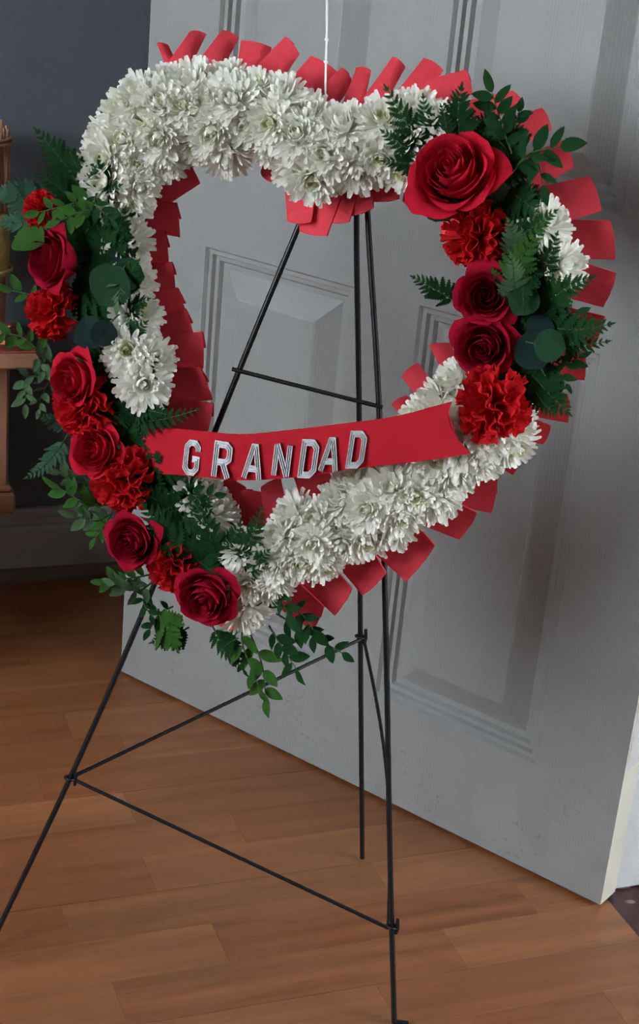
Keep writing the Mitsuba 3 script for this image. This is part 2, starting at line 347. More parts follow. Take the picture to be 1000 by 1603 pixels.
for dz in (0, .005): put('tie', ply(ring(.334, 2.185, .683 + dz, .049, .041, .0024, .003), 'mat_twig', True), tb)
bw = tube([[.334, 2.185, .505], [.334, 2.185, .545], [.334, 2.185, .588]], [.047, .049, .046], 20); put('straw_band', ply(bw, 'mat_straw', 40), tb)
put('tie', ply(ring(.334, 2.185, .512, .051, .051, .0025), 'mat_straw', True), tb)
def maple(s):
    pts = []
    tips = [(-90, .15), (-60, .55), (-40, .35), (-8, .85), (15, .45), (45, .95), (65, .5), (90, 1.05), (115, .5), (135, .95), (165, .45), (188, .85), (220, .35), (240, .55)]
    for k, (a, r) in enumerate(tips): pts.append((r * math.cos(math.radians(a)) * s, r * math.sin(math.radians(a)) * s))
    v, f = trimesh.creation.triangulate_polygon(Polygon(pts), engine='earcut')
    m = trimesh.creation.extrude_polygon(Polygon(pts), .0008, engine='earcut').subdivide().subdivide()
    m.vertices[:, 2] += .25 * s * np.cos(m.vertices[:, 0] / s * 2.0) - .2 * s * (m.vertices[:, 1] / s) ** 2
    return m
for (x, y, z, s, rot, lab) in ((.335, 2.128, .466, .040, .6, 'glossy orange autumn leaf leaning on the twig bundle, upper one'), (.350, 2.118, .428, .034, -.8, 'amber autumn leaf lying lowest against the twig bundle')):
    k = thing('autumn_leaf', lab, 'leaf')
    Rm = trimesh.transformations.euler_matrix(1.15, 0, rot, 'sxyz'); Rm[:3, 3] = [x, y, z]
    scene[k] = ply(maple(s), 'mat_autumn', True, Rm)

# ---------------------------------------------------------------- numbers of the easel and the wreath (metres)
FOAM = [[[0.013,0.199],[0.072,0.216],[0.1,0.217],[0.128,0.208],[0.152,0.191],[0.198,0.141],[0.211,0.12],[0.221,0.095],[0.219,0.023],[0.212,-0.005],[0.198,-0.041],[0.141,-0.118],[0.071,-0.173],[-0.0,-0.223],[-0.02,-0.241],[-0.047,-0.241],[-0.081,-0.221],[-0.114,-0.189],[-0.146,-0.148],[-0.173,-0.106],[-0.197,-0.058],[-0.218,-0.006],[-0.224,0.047],[-0.223,0.09],[-0.207,0.155],[-0.197,0.179],[-0.181,0.2],[-0.159,0.211],[-0.128,0.219],[-0.091,0.221],[-0.038,0.211],[-0.011,0.197],[0.013,0.199]],[[[-0.007,0.14],[-0.058,0.168],[-0.128,0.16],[-0.16,0.127],[-0.179,0.06],[-0.167,0.023],[-0.14,-0.014],[-0.128,-0.052],[-0.127,-0.084],[-0.112,-0.121],[-0.085,-0.155],[-0.048,-0.181],[-0.039,-0.184],[-0.006,-0.175],[0.017,-0.142],[0.057,-0.119],[0.103,-0.082],[0.127,-0.037],[0.152,-0.002],[0.157,0.038],[0.132,0.128],[0.123,0.139],[0.089,0.154],[0.052,0.16],[-0.007,0.14]]]]
CHRYS = [(0.0115,-0.1721,0.0541,-0.6,0.4,0.95,'B','inner'),(0.0194,-0.1493,0.052,-0.9,0.48,0.95,'B','inner'),(0.0584,-0.1319,0.0525,-0.37,0.6,0.98,'B','inner'),(0.0684,-0.114,0.0475,-0.8,1.07,1.07,'B','inner'),(0.0958,-0.0921,0.0459,-0.74,1.06,0.89,'B','inner'),(0.1159,-0.076,0.0548,-0.85,0.39,0.99,'B','inner'),(-0.0169,-0.217,0.0548,0.17,-0.3,0.91,'B','middle'),(0.0058,-0.1933,0.0599,0.16,-0.23,0.9,'B','middle'),(0.0398,-0.1679,0.0612,0.13,-0.06,0.94,'B','middle'),(0.0402,-0.1486,0.0557,-0.25,0.2,0.85,'B','middle'),(0.086,-0.1282,0.0615,-0.15,-0.01,1.02,'B','middle'),(0.1031,-0.1084,0.0608,-0.04,0.25,1.06,'B','middle'),(0.1235,-0.1091,0.0606,0.24,-0.14,0.97,'B','middle'),(0.1379,-0.0776,0.0583,0.12,0.07,0.98,'B','middle'),(0.1575,-0.062,0.0593,0.05,-0.02,1.08,'B','middle'),(0.1573,-0.0331,0.06,-0.06,0.22,0.95,'B','middle'),(-0.0187,-0.2436,0.0433,1.37,-1.29,1.08,'B','outer'),(0.0048,-0.2144,0.0511,0.65,-1.08,0.92,'B','outer'),(0.0271,-0.1862,0.0562,0.35,-0.39,0.95,'B','outer'),(0.0466,-0.1854,0.0509,0.76,-0.9,0.95,'B','outer'),(0.0633,-0.1628,0.0528,0.18,-0.62,0.91,'B','outer'),(0.0822,-0.1554,0.0498,0.64,-0.6,1.07,'B','outer'),(0.1033,-0.1448,0.0461,0.67,-0.97,0.99,'B','outer'),(0.1132,-0.1273,0.057,0.47,-0.65,1.04,'B','outer'),(0.1418,-0.1121,0.0479,0.87,-0.73,0.98,'B','outer'),(0.1528,-0.087,0.0527,0.64,-0.56,0.93,'B','outer'),(0.1738,-0.0681,0.0508,1.07,-0.81,1.02,'B','outer'),(0.1757,-0.0472,0.0586,0.33,-0.19,1.01,'B','outer'),(0.1918,-0.0337,0.052,0.66,-0.19,1.05,'B','outer'),(0.1947,-0.0523,0.0413,1.55,-1.16,1.08,'B','outer'),(0.1459,-0.0113,0.0453,-1.38,1.02,1.08,'E','inner'),(0.1329,-0.0302,0.0473,-1.25,0.76,1.08,'E','inner'),(0.1194,-0.0475,0.0452,-1.62,0.81,1.08,'E','inner'),(0.1423,-0.0519,0.0581,-0.3,-0.04,0.92,'E','middle'),(-0.1677,0.12,0.0531,0.87,-0.21,0.94,'I','inner'),(-0.1789,0.1028,0.0523,0.49,-0.23,1.08,'I','inner'),(-0.1747,0.0675,0.0433,1.92,-0.61,1.08,'I','inner'),(-0.1683,0.0332,0.0442,1.89,0.56,1.08,'I','inner'),(-0.1571,0.0047,0.0492,1.11,0.64,1.08,'I','inner'),(-0.1556,-0.0249,0.0595,0.26,-0.02,1.08,'I','inner'),(-0.1384,-0.0325,0.0507,1.08,0.41,1.02,'I','inner'),(-0.1397,-0.0547,0.0568,0.5,0.13,1.08,'I','inner'),(-0.1924,0.1191,0.0617,-0.22,-0.05,1.02,'I','middle'),(-0.0087,0.1497,0.0524,0.22,-0.55,1.08,'L','inner'),(-0.028,0.1558,0.048,-0.55,-0.96,0.9,'L','inner'),(-0.0526,0.1711,0.0477,-0.22,-1.2,0.9,'L','inner'),(-0.0917,0.1631,0.0452,0.42,-1.41,1.08,'L','inner'),(-0.1019,0.1778,0.0568,0.12,-0.48,1.08,'L','inner'),(-0.1178,0.1657,0.0508,0.13,-1.05,0.88,'L','inner'),(-0.1492,0.1656,0.0589,0.2,-0.35,1.08,'L','inner'),(-0.1458,0.1466,0.0499,0.78,-0.85,0.89,'L','inner'),(-0.1685,0.1406,0.0549,0.44,-0.35,0.88,'L','inner'),(-0.0241,0.179,0.0596,0.03,0.3,1.08,'L','middle'),(-0.0481,0.1887,0.0616,-0.08,-0.11,1.07,'L','middle'),(-0.071,0.1868,0.0571,-0.01,-0.37,0.91,'L','middle'),(-0.0852,0.2009,0.061,0.04,0.3,1.08,'L','middle'),(-0.1086,0.198,0.0583,-0.04,0.14,1.03,'L','middle'),(-0.1288,0.1922,0.0627,0.02,0.16,0.85,'L','middle'),(-0.1508,0.192,0.0604,0.09,0.3,1.05,'L','middle'),(-0.1654,0.1767,0.0606,0.06,-0.05,1.02,'L','middle'),(-0.1805,0.1571,0.0587,-0.12,0.05,1.0,'L','middle'),(-0.1927,0.1402,0.0609,-0.32,-0.07,1.05,'L','middle'),(-0.02,0.1956,0.049,0.38,0.85,1.06,'L','outer'),(-0.0467,0.2081,0.0524,0.19,1.1,1.08,'L','outer'),(-0.0703,0.2135,0.0512,0.27,0.97,0.89,'L','outer'),(-0.0983,0.2174,0.0466,-0.09,1.11,0.9,'L','outer'),(-0.1268,0.2102,0.0535,-0.27,0.76,1.08,'L','outer'),(-0.1474,0.2104,0.0474,-0.34,1.02,0.88,'L','outer'),(-0.1717,0.1943,0.0553,-0.39,0.67,1.08,'L','outer'),(-0.1871,0.1808,0.055,-0.57,0.61,0.94,'L','outer'),(-0.2007,0.1572,0.0491,-0.91,0.31,1.03,'L','outer'),(-0.2097,0.129,0.0501,-1.37,0.27,0.94,'L','outer'),(0.1968,0.1344,0.0525,0.97,0.62,0.95,'O','outer'),(0.2144,0.1026,0.0466,1.25,0.44,1.01,'O','outer'),(0.0297,0.1631,0.0531,0.36,-0.83,1.08,'S','inner'),(0.0491,0.1741,0.0572,0.15,-0.44,0.98,'S','inner'),(0.0683,0.1661,0.053,-0.05,-0.73,0.88,'S','inner'),(0.0951,0.1638,0.0552,-0.2,-0.5,0.96,'S','inner'),(0.0029,0.1681,0.0585,-0.01,-0.03,1.04,'S','middle'),(0.0707,0.1908,0.0583,-0.13,0.12,0.88,'S','middle'),(0.0151,0.1894,0.0558,-0.13,0.78,1.08,'S','outer'),(0.0478,0.199,0.0568,-0.06,0.64,1.08,'S','outer'),(0.07,0.2121,0.0469,-0.35,1.21,1.01,'S','outer'),(0.0895,0.2064,0.057,-0.04,0.82,0.86,'S','outer'),(-0.0782,-0.1486,0.0416,1.26,1.43,1.08,'U','inner'),(-0.0637,-0.164,0.0449,1.13,1.47,1.08,'U','inner'),(-0.0282,-0.1895,0.0522,-0.33,0.84,0.91,'U','inner')]
PLEATS = [(-0.1683,0.2377,-0.1759,0.2493,0.0105,0.007),(-0.1526,0.2395,-0.1417,0.2631,0.0233,0.0093),(-0.1226,0.2429,-0.1105,0.2648,0.0244,0.0116),(-0.0879,0.2401,-0.0864,0.2592,0.0267,0.0256),(-0.0695,0.2366,-0.0534,0.2617,0.0302,0.0174),(-0.0357,0.2283,-0.021,0.2488,0.0291,0.0267),(-0.0096,0.2269,0.0012,0.2414,0.0244,0.0151),(0.0111,0.2293,0.0153,0.2485,0.0198,0.0116),(0.0335,0.2347,0.0449,0.2585,0.0209,0.0128),(0.0622,0.2353,0.0762,0.2598,0.0267,0.0174),(0.0903,0.2386,0.1104,0.2475,0.0291,0.0198),(0.134,0.2302,0.153,0.2406,0.0267,0.0116),(0.1516,0.2079,0.181,0.2256,0.0291,0.0186),(0.1808,0.1832,0.205,0.1983,0.0326,0.0233),(0.2073,0.1577,0.2332,0.1682,0.036,0.0302),(0.2198,0.1265,0.2545,0.1307,0.0337,0.0326),(0.2295,0.0919,0.2591,0.0879,0.0337,0.0314),(0.2332,0.0534,0.2559,0.0512,0.0279,0.0291),(0.2265,0.0197,0.2483,0.0203,0.0291,0.0256),(0.2156,-0.0173,0.2408,-0.0189,0.0302,0.0256),(0.2073,-0.0428,0.226,-0.0455,0.0233,0.0198),(0.1908,-0.0688,0.2046,-0.0757,0.0267,0.0233),(0.1588,-0.1054,0.1889,-0.1077,0.036,0.0326),(0.1361,-0.1301,0.1695,-0.1395,0.036,0.0326),(0.1087,-0.165,0.1321,-0.1811,0.0488,0.0465),(0.0731,-0.1898,0.0928,-0.208,0.0384,0.036),(0.0463,-0.2163,0.0668,-0.2301,0.0349,0.0337),(0.0149,-0.2347,0.0451,-0.2504,0.0349,0.0291),(-0.0393,-0.2514,-0.0379,-0.2762,0.0349,0.0291),(-0.1694,0.1162,-0.1314,0.1431,0.0407,0.0291),(-0.173,0.0954,-0.1386,0.0942,0.0291,0.0302),(-0.1756,0.0657,-0.1438,0.0672,0.0326,0.0314),(-0.1688,0.0371,-0.1339,0.0439,0.0291,0.0256),(-0.1593,0.0118,-0.1237,0.0183,0.0314,0.0326),(-0.147,-0.0102,-0.1128,0.0021,0.0291,0.0302),(-0.1382,-0.0298,-0.0999,-0.0197,0.0349,0.0337),(-0.1301,-0.0586,-0.0898,-0.0492,0.036,0.0314),(-0.1124,-0.0829,-0.0824,-0.081,0.0314,0.0291),(-0.173,0.1447,-0.1383,0.14,0.0291,0.0233),(-0.0108,0.1372,-0.0123,0.0982,0.0488,0.0302),(-0.0283,0.1348,-0.0255,0.1067,0.0349,0.0256),(0.0055,0.1393,0.0049,0.1109,0.0407,0.0326),(0.0204,0.1469,0.027,0.1218,0.0372,0.0314),(-0.0601,0.1477,-0.0623,0.1418,0.0233,0.0174),(0.0471,0.1448,0.0484,0.136,0.0349,0.0291),(0.0764,0.1431,0.0747,0.135,0.0291,0.0233),(0.1094,0.124,0.106,0.1157,0.0174,0.014),(0.1157,-0.029,0.0933,-0.0059,0.0174,0.0186),(0.1357,-0.0072,0.1173,0.0209,0.0128,0.0174),(0.106,-0.0498,0.0871,-0.0348,0.014,0.014),(-0.0635,-0.166,-0.0508,-0.1344,0.0291,0.0198),(-0.0116,-0.1567,-0.0192,-0.1289,0.0267,0.0163),(-0.0316,-0.1695,-0.0338,-0.14,0.0233,0.0233),(-0.0899,-0.1339,-0.076,-0.1193,0.0291,0.0233),(0.0592,-0.0961,0.0478,-0.0802,0.0349,0.0291),(0.0203,-0.1208,0.0118,-0.1042,0.0349,0.0291),(0.0859,-0.0737,0.0747,-0.055,0.0291,0.0256)]
ROSES = [(0.1148,0.1705,0.088,0.0442,-0.2,0.38,0.0,1),(0.1599,0.0701,0.078,0.0314,0.05,0.05,1.0,0),(0.1648,0.0256,0.078,0.0337,-0.05,-0.15,2.2,0),(-0.2389,0.0444,0.078,0.0349,-0.75,0.05,0.5,0),(-0.2012,-0.0607,0.082,0.0326,-0.4,-0.1,1.7,0),(-0.1721,-0.1193,0.078,0.0326,-0.2,0.1,2.9,0),(-0.1268,-0.198,0.078,0.0326,-0.15,-0.1,0.9,0),(-0.047,-0.2359,0.084,0.036,0.0,-0.35,3.5,0)]
CARN = [(0.1432,0.1175,0.068,0.0337,-0.1,-0.1),(0.1813,-0.0192,0.098,0.0366,0,-0.12),(-0.2522,0.0858,0.07,0.0209,-0.7,0.4),(-0.234,-0.0025,0.068,0.0291,-0.3,0),(-0.189,-0.0825,0.078,0.0349,-0.2,-0.1),(-0.1441,-0.1436,0.078,0.0349,-0.05,0),(-0.0895,-0.2148,0.07,0.0291,0,-0.1)]
FRONDS = [(0.0919,0.1728,0.055,0.0515,0.2276,0.085,0.0198,0),(0.0927,0.1783,0.055,0.0535,0.1923,0.085,0.0151,0),(0.098,0.1679,0.06,0.0572,0.1683,0.08,0.0151,0),(0.1005,0.1819,0.055,0.0827,0.225,0.08,0.0151,0),(0.1055,0.1852,0.055,0.0997,0.2187,0.085,0.0116,0),(0.1175,0.1867,0.055,0.1153,0.234,0.09,0.0233,0),(0.1295,0.186,0.05,0.1406,0.2231,0.075,0.0174,0),(0.1746,0.0678,0.06,0.1999,0.1349,0.095,0.0209,1),(0.174,0.1056,0.06,0.1704,0.1337,0.09,0.014,2),(0.1983,0.0875,0.055,0.212,0.1289,0.09,0.014,0),(0.182,0.0637,0.07,0.1787,0.1058,0.1,0.0163,2),(0.2026,0.061,0.055,0.2445,0.097,0.08,0.0209,0),(0.2102,0.0514,0.06,0.2666,0.0623,0.085,0.0198,0),(0.2106,0.0458,0.055,0.2672,0.0479,0.08,0.0151,0),(0.1984,0.0162,0.05,0.2434,-0.016,0.075,0.0233,0),(0.2052,0.012,0.055,0.2335,-0.0189,0.08,0.0174,0),(0.129,0.0609,0.045,0.0937,0.0757,0.06,0.0151,0),(0.1642,0.1583,0.05,0.1909,0.1449,0.075,0.0198,0),(0.1921,0.1082,0.055,0.1948,0.0659,0.09,0.0198,0),(0.197,0.0213,0.045,0.2029,-0.0212,0.06,0.0198,0),(0.1823,0.1449,0.045,0.1832,0.0962,0.055,0.0233,0),(0.2106,0.0729,0.045,0.2048,0.0177,0.06,0.0256,0),(0.1593,0.1848,0.045,0.1562,0.2149,0.06,0.0198,0),(-0.2172,0.1078,0.055,-0.2541,0.1544,0.085,0.0209,0),(-0.21,0.109,0.05,-0.2244,0.1418,0.08,0.0163,0),(-0.2239,0.0957,0.05,-0.2495,0.1163,0.08,0.0151,0),(-0.2564,0.0864,0.03,-0.3033,0.0967,0.05,0.0233,3),(-0.2533,0.0783,0.02,-0.3059,0.0708,0.03,0.0209,3),(-0.205,0.0925,0.05,-0.1733,0.1179,0.08,0.0174,0),(-0.205,0.0925,0.05,-0.1976,0.1303,0.08,0.0151,0),(-0.1926,0.0424,0.05,-0.1702,0.0964,0.07,0.0233,0),(-0.2001,0.0529,0.05,-0.2211,0.0896,0.07,0.0233,0),(-0.1823,0.0091,0.05,-0.1454,0.0149,0.065,0.0198,0),(-0.1659,-0.0235,0.05,-0.1383,0.0017,0.07,0.0174,0),(-0.1767,-0.0369,0.05,-0.1285,-0.0463,0.06,0.0198,0),(-0.1755,-0.0722,0.05,-0.1471,-0.0202,0.06,0.0233,0),(-0.1932,-0.0042,0.05,-0.1519,-0.0559,0.06,0.0256,0),(-0.1511,-0.092,0.05,-0.0771,-0.0659,0.075,0.0151,0),(-0.1659,-0.089,0.045,-0.1295,-0.1112,0.06,0.0233,0),(-0.1573,-0.0578,0.045,-0.1398,-0.1075,0.055,0.0256,0),(-0.1407,-0.1147,0.045,-0.1612,-0.081,0.06,0.0233,0),(-0.1133,-0.158,0.045,-0.1267,-0.1231,0.055,0.0233,0),(-0.0972,-0.1725,0.05,-0.1226,-0.151,0.065,0.0233,0),(-0.0546,-0.213,0.05,-0.1178,-0.1606,0.075,0.0256,0),(-0.0494,-0.206,0.05,-0.0737,-0.1468,0.075,0.0209,0),(-0.0302,-0.2024,0.05,-0.0055,-0.142,0.085,0.0174,0),(-0.0263,-0.2068,0.055,0.0056,-0.1789,0.085,0.0163,0),(-0.0569,-0.2083,0.045,-0.0278,-0.1629,0.07,0.0198,0),(-0.0766,-0.1998,0.045,-0.045,-0.2154,0.06,0.0256,0),(-0.0919,-0.1416,0.05,-0.0573,-0.1571,0.065,0.0174,0),(-0.2172,0.0389,0.05,-0.1707,0.0455,0.06,0.0267,0),(-0.2233,0.0205,0.045,-0.1642,0.0177,0.06,0.0267,0),(-0.2061,-0.0181,0.045,-0.1592,0.0126,0.055,0.0267,0),(-0.2095,-0.0423,0.045,-0.1535,-0.0331,0.055,0.0267,0),(-0.1881,-0.0627,0.045,-0.1536,-0.0915,0.06,0.0267,0),(-0.1756,0.0448,0.055,-0.1957,0.0817,0.07,0.0233,0),(-0.1618,0.0238,0.06,-0.1509,0.0539,0.075,0.0174,0),(-0.1669,-0.0001,0.055,-0.1385,0.0228,0.07,0.0163,0),(-0.1494,-0.0562,0.05,-0.1259,-0.0282,0.065,0.0163,0),(-0.1495,-0.0799,0.05,-0.1058,-0.0769,0.07,0.014,0),(-0.1269,-0.1357,0.05,-0.0899,-0.131,0.06,0.0233,0),(-0.117,-0.164,0.05,-0.061,-0.1756,0.065,0.0267,0),(-0.0804,-0.1928,0.055,-0.1036,-0.1647,0.07,0.0233,0),(-0.1482,-0.1154,0.05,-0.1065,-0.1458,0.06,0.0256,0),(-0.2192,0.056,0.05,-0.1863,0.0888,0.065,0.0256,0),(-0.1819,-0.0971,0.05,-0.1453,-0.0782,0.062,0.0233,0),(0.1614,0.1418,0.05,0.1925,0.1613,0.065,0.0209,0),(0.1717,0.1162,0.055,0.207,0.1468,0.08,0.0151,0),(0.1646,0.0881,0.05,0.1905,0.1079,0.065,0.0233,0),(0.1832,0.0415,0.05,0.219,0.0692,0.07,0.0233,0),(0.1897,-0.0022,0.045,0.2235,0.0042,0.06,0.0233,0),(0.186,-0.014,0.045,0.215,0.0251,0.065,0.0209,0),(0.1432,0.1827,0.045,0.1789,0.1757,0.06,0.0198,0),(0.1749,0.1597,0.05,0.1731,0.1109,0.06,0.0209,0),(0.1816,0.0851,0.05,0.1852,0.0366,0.06,0.0233,0),(0.1168,0.174,0.045,0.1428,0.1975,0.06,0.0198,0),(-0.2189,-0.1234,0.03,-0.2447,-0.1611,0.05,0.0128,3),(-0.2147,-0.1044,0.03,-0.2375,-0.1003,0.05,0.0116,3),(-0.1011,-0.2669,0.04,-0.0785,-0.2925,0.05,0.0256,1),(-0.0759,-0.2786,0.035,-0.1022,-0.2941,0.045,0.0174,0),(-0.0496,-0.2745,0.03,-0.0137,-0.3041,0.04,0.0116,0),(-0.0244,-0.2765,0.04,-0.0326,-0.2851,0.05,0.014,0)]
SPRIGS = [(0.1604,0.1891,0.1501,0.2107,0.1386,0.2349,0.07,0.0198,11,0),(0.1636,0.1734,0.1781,0.1903,0.2016,0.1981,0.075,0.0233,7,0),(0.1692,0.185,0.1836,0.1861,0.1926,0.1661,0.07,0.0209,5,0),(0.1589,0.1946,0.1604,0.2097,0.1625,0.2227,0.065,0.0163,8,0),(0.1608,0.1793,0.1543,0.1936,0.1368,0.2043,0.06,0.0174,8,0),(-0.1984,0.1039,-0.2177,0.0953,-0.2441,0.0848,0.08,0.0174,9,1),(-0.1891,0.0937,-0.203,0.0914,-0.2213,0.0804,0.085,0.0174,8,1),(-0.1991,0.1094,-0.1938,0.0985,-0.1757,0.0868,0.08,0.0151,9,0),(-0.185,0.1118,-0.1915,0.1216,-0.1939,0.1295,0.07,0.0151,7,0),(-0.247,-0.0489,-0.2638,-0.0331,-0.2881,-0.0306,0.04,0.0174,9,1),(-0.2491,-0.0407,-0.2627,0.0027,-0.2841,0.0086,0.03,0.0186,6,1),(-0.2232,-0.069,-0.2544,-0.0673,-0.253,-0.0921,0.045,0.0151,12,2),(-0.2296,-0.0517,-0.2449,-0.0476,-0.228,-0.0685,0.05,0.0163,9,2),(-0.2411,-0.0722,-0.2419,-0.0837,-0.2407,-0.0953,0.04,0.014,5,2),(-0.1699,-0.1709,-0.1929,-0.1613,-0.2148,-0.1536,0.035,0.0174,8,2),(-0.1642,-0.1753,-0.1826,-0.1772,-0.2112,-0.1664,0.04,0.0209,9,1),(-0.1603,-0.1808,-0.1744,-0.1911,-0.1923,-0.1894,0.04,0.0186,8,2),(-0.1635,-0.1814,-0.1647,-0.1924,-0.171,-0.2065,0.04,0.0174,6,1),(-0.1183,-0.235,-0.1333,-0.239,-0.1566,-0.2458,0.04,0.0174,9,1),(-0.1128,-0.2392,-0.1239,-0.2486,-0.145,-0.2457,0.045,0.0174,8,2),(-0.1136,-0.2465,-0.1182,-0.2578,-0.109,-0.2689,0.04,0.0151,7,0),(-0.0926,-0.2612,-0.1011,-0.2669,-0.1072,-0.2828,0.04,0.014,6,0),(-0.0169,-0.2722,0.0019,-0.2971,0.0109,-0.3266,0.035,0.0256,7,1),(0.0017,-0.2612,0.0186,-0.274,0.0356,-0.2911,0.04,0.0209,8,0),(0.0049,-0.2493,0.0397,-0.2587,0.0758,-0.2701,0.035,0.0198,9,0),(-0.0233,-0.26,-0.0175,-0.2813,0.004,-0.3161,0.04,0.0233,6,1),(-0.0449,-0.2747,-0.0279,-0.2846,-0.0149,-0.3027,0.035,0.0116,12,0),(0.0125,-0.2396,0.0334,-0.2395,0.0481,-0.2509,0.045,0.0198,6,0),(-0.0091,-0.2417,0.0096,-0.224,0.0248,-0.2382,0.055,0.0186,7,0),(0.2191,0.025,0.2314,0.0219,0.2441,0.0296,0.06,0.014,9,0),(0.2164,0.008,0.227,0.0158,0.2371,0.0067,0.06,0.014,8,0),(0.2018,0.0663,0.2151,0.0577,0.2356,0.0663,0.065,0.0163,8,0),(-0.101,-0.1432,-0.0787,-0.1468,-0.0566,-0.1424,0.06,0.0151,7,0),(-0.1064,-0.1629,-0.1169,-0.1513,-0.1315,-0.1474,0.055,0.0174,8,0),(-0.1881,0.1062,-0.1739,0.0963,-0.1733,0.0793,0.06,0.0151,8,0),(-0.1831,0.0148,-0.1681,-0.0002,-0.1538,-0.0037,0.06,0.014,8,2),(-0.1621,0.041,-0.1634,0.0323,-0.1631,0.0182,0.075,0.014,8,2),(0.1757,0.0951,0.1892,0.0863,0.1869,0.0698,0.07,0.0151,8,2)]
EUC = [(0.2207,0.0373,0.088,0.014,0.1,0.1,0),(0.207,0.0308,0.075,0.0174,-0.1,-0.1,1),(0.2089,0.0488,0.07,0.0128,0,0.2,1),(0.0967,0.1442,0.07,0.0151,-0.2,-0.3,0),(0.1079,0.1396,0.06,0.0163,0.1,-0.5,0),(-0.1728,0.0298,0.078,0.0203,0.1,0.1,0),(-0.1603,0.0413,0.07,0.0151,0.3,0.2,0),(-0.187,-0.014,0.078,0.0157,-0.1,-0.1,1),(-0.1721,-0.0128,0.082,0.0128,0.8,0,1),(-0.2563,0.0601,0.075,0.0174,-0.5,0.9,2),(-0.1076,-0.1962,0.065,0.0128,0.2,0,0),(0.1928,0.0708,0.08,0.014,0,0.3,0),(-0.1731,0.0652,0.06,0.0151,0.2,0.2,1),(-0.2117,0.0627,0.055,0.0198,0.2,0.2,1)]
BANNER = [(-0.1468,-0.0959,-0.1413,-0.1392,0.052),(-0.1227,-0.0911,-0.1112,-0.1329,0.06),(-0.0767,-0.0858,-0.0713,-0.1268,0.072),(-0.0336,-0.0809,-0.0251,-0.1215,0.078),(0.0123,-0.069,0.0238,-0.1093,0.08),(0.0573,-0.0556,0.0742,-0.0927,0.083),(0.1017,-0.0416,0.1186,-0.0794,0.088),(0.1478,-0.0212,0.1709,-0.0624,0.09)]
LETTERS = [('G',-0.0784,-0.1103,0.0314,0),('R',-0.0482,-0.1069,0.0349,0),('A',-0.0196,-0.1031,0.0337,2),('N',0.0061,-0.0975,0.0331,3),('D',0.0304,-0.0916,0.0337,7),('A',0.0491,-0.0845,0.032,9),('D',0.072,-0.076,0.032,11)]
ROD = [(-0.0477,0.4708),(-0.0231,0.2993),(-0.0186,0.2664),(-0.0165,0.2476),(-0.0104,0.1974)]
LEG_A = [(0.5438,1.3496,0.8916),(0.4974,1.3498,0.7572),(0.4518,1.3499,0.6252),(0.3709,1.3486,0.3825),(0.3043,1.3508,0.1996),(0.237,1.3557,0.0282),(0.232,1.3559,0.0146)]
LEG_B = [(0.5478,1.3474,0.8921),(0.5533,1.3224,0.7815),(0.5666,1.2807,0.6094),(0.5777,1.2313,0.3915),(0.5862,1.1852,0.1828),(0.5946,1.1448,0.0029)]
LEG_C = [(0.5462,1.3511,0.8915),(0.5599,1.3621,0.7639),(0.5876,1.3757,0.5729),(0.6246,1.3957,0.3059),(0.6682,1.4186,-0.0035)]
FRAME = [(0.5077,1.3105,0.6597),(0.8192,-0.5736,0.0),(0.1193,0.1703,0.9781),(-0.561,-0.8013,0.2079)]
JOINTS = {'crossA': (0.4515,1.3499,0.6244),'crossB': (0.5666,1.2807,0.6094),'braceA': (0.3043,1.3508,0.1996),'braceB': (0.5899,1.1675,0.104),'braceC': (0.6245,1.3956,0.3068)}


P0, WU, WV, WN = [np.array(a) for a in FRAME]
W = np.eye(4); W[:3, 0], W[:3, 1], W[:3, 2], W[:3, 3] = WU, WV, WN, P0
def wp(u, v, n): return P0 + WU * u + WV * v + WN * n

# ---------------------------------------------------------------- easel
ez = thing('wire_easel', 'black wire tripod easel holding the flower heart, standing on the laminate floor', 'easel')
WR = .0027
la = np.array(LEG_A); d = la[-1] - la[-2]; la = np.vstack([la[:-1], la[-2] + d * (la[-2][2] - .003) / -d[2]])
lb, lc = np.array(LEG_B), np.array(LEG_C)
d = lc[-1] - lc[-2]; lc[-1] = lc[-2] + d * (lc[-2][2] - .003) / -d[2]
for l in (la, lb, lc): put('leg', ply(tube(catmull(l, 6), WR, 10), 'mat_black_wire', 40), ez)
fo = lb[-1]; put('foot', ply(tube([fo + [-.0, 0, 0], fo + np.array([_c, -_s, 0]) * .006, fo + np.array([_c, -_s, 0]) * .014], [.003, .0034, .003], 8), 'mat_black_wire', 40), ez)
J = {k: np.array(v) for k, v in JOINTS.items()}
nF = -WN
ca, cb = J['crossA'], J['crossB']; dd = (cb - ca) / np.linalg.norm(cb - ca); off = np.array([-.49, -.85, .17]) * .0045
put('crossbar', ply(tube([ca - dd * .006 + off, cb + dd * .004 + off], .0021, 8), 'mat_black_wire', 40), ez)
def brace(a, b, bow=0.0, hook=True):
    t = np.linspace(0, 1, 14)[:, None]; p = a + (b - a) * t
    side = np.cross(b - a, [0, 0, 1.0]); side /= np.linalg.norm(side)
    return p + side * bow * np.sin(np.pi * t)
A_, B_, C_ = J['braceA'], J['braceB'], J['braceC']
eye = A_ + np.array([.005, -.004, -.001])
put('brace', ply(tube(brace(eye, B_ + [-.004, -.002, 0]), .0019, 8), 'mat_black_wire', 40), ez)
put('brace', ply(tube(brace(eye + [.0, .003, .004], C_ + [0, -.004, 0]), .0019, 8), 'mat_black_wire', 40), ez)
put('brace', ply(tube(brace(C_ + [.002, -.004, 0], B_ + [-.004, .0, .004], -.012), .0019, 8), 'mat_black_wire', 40), ez)
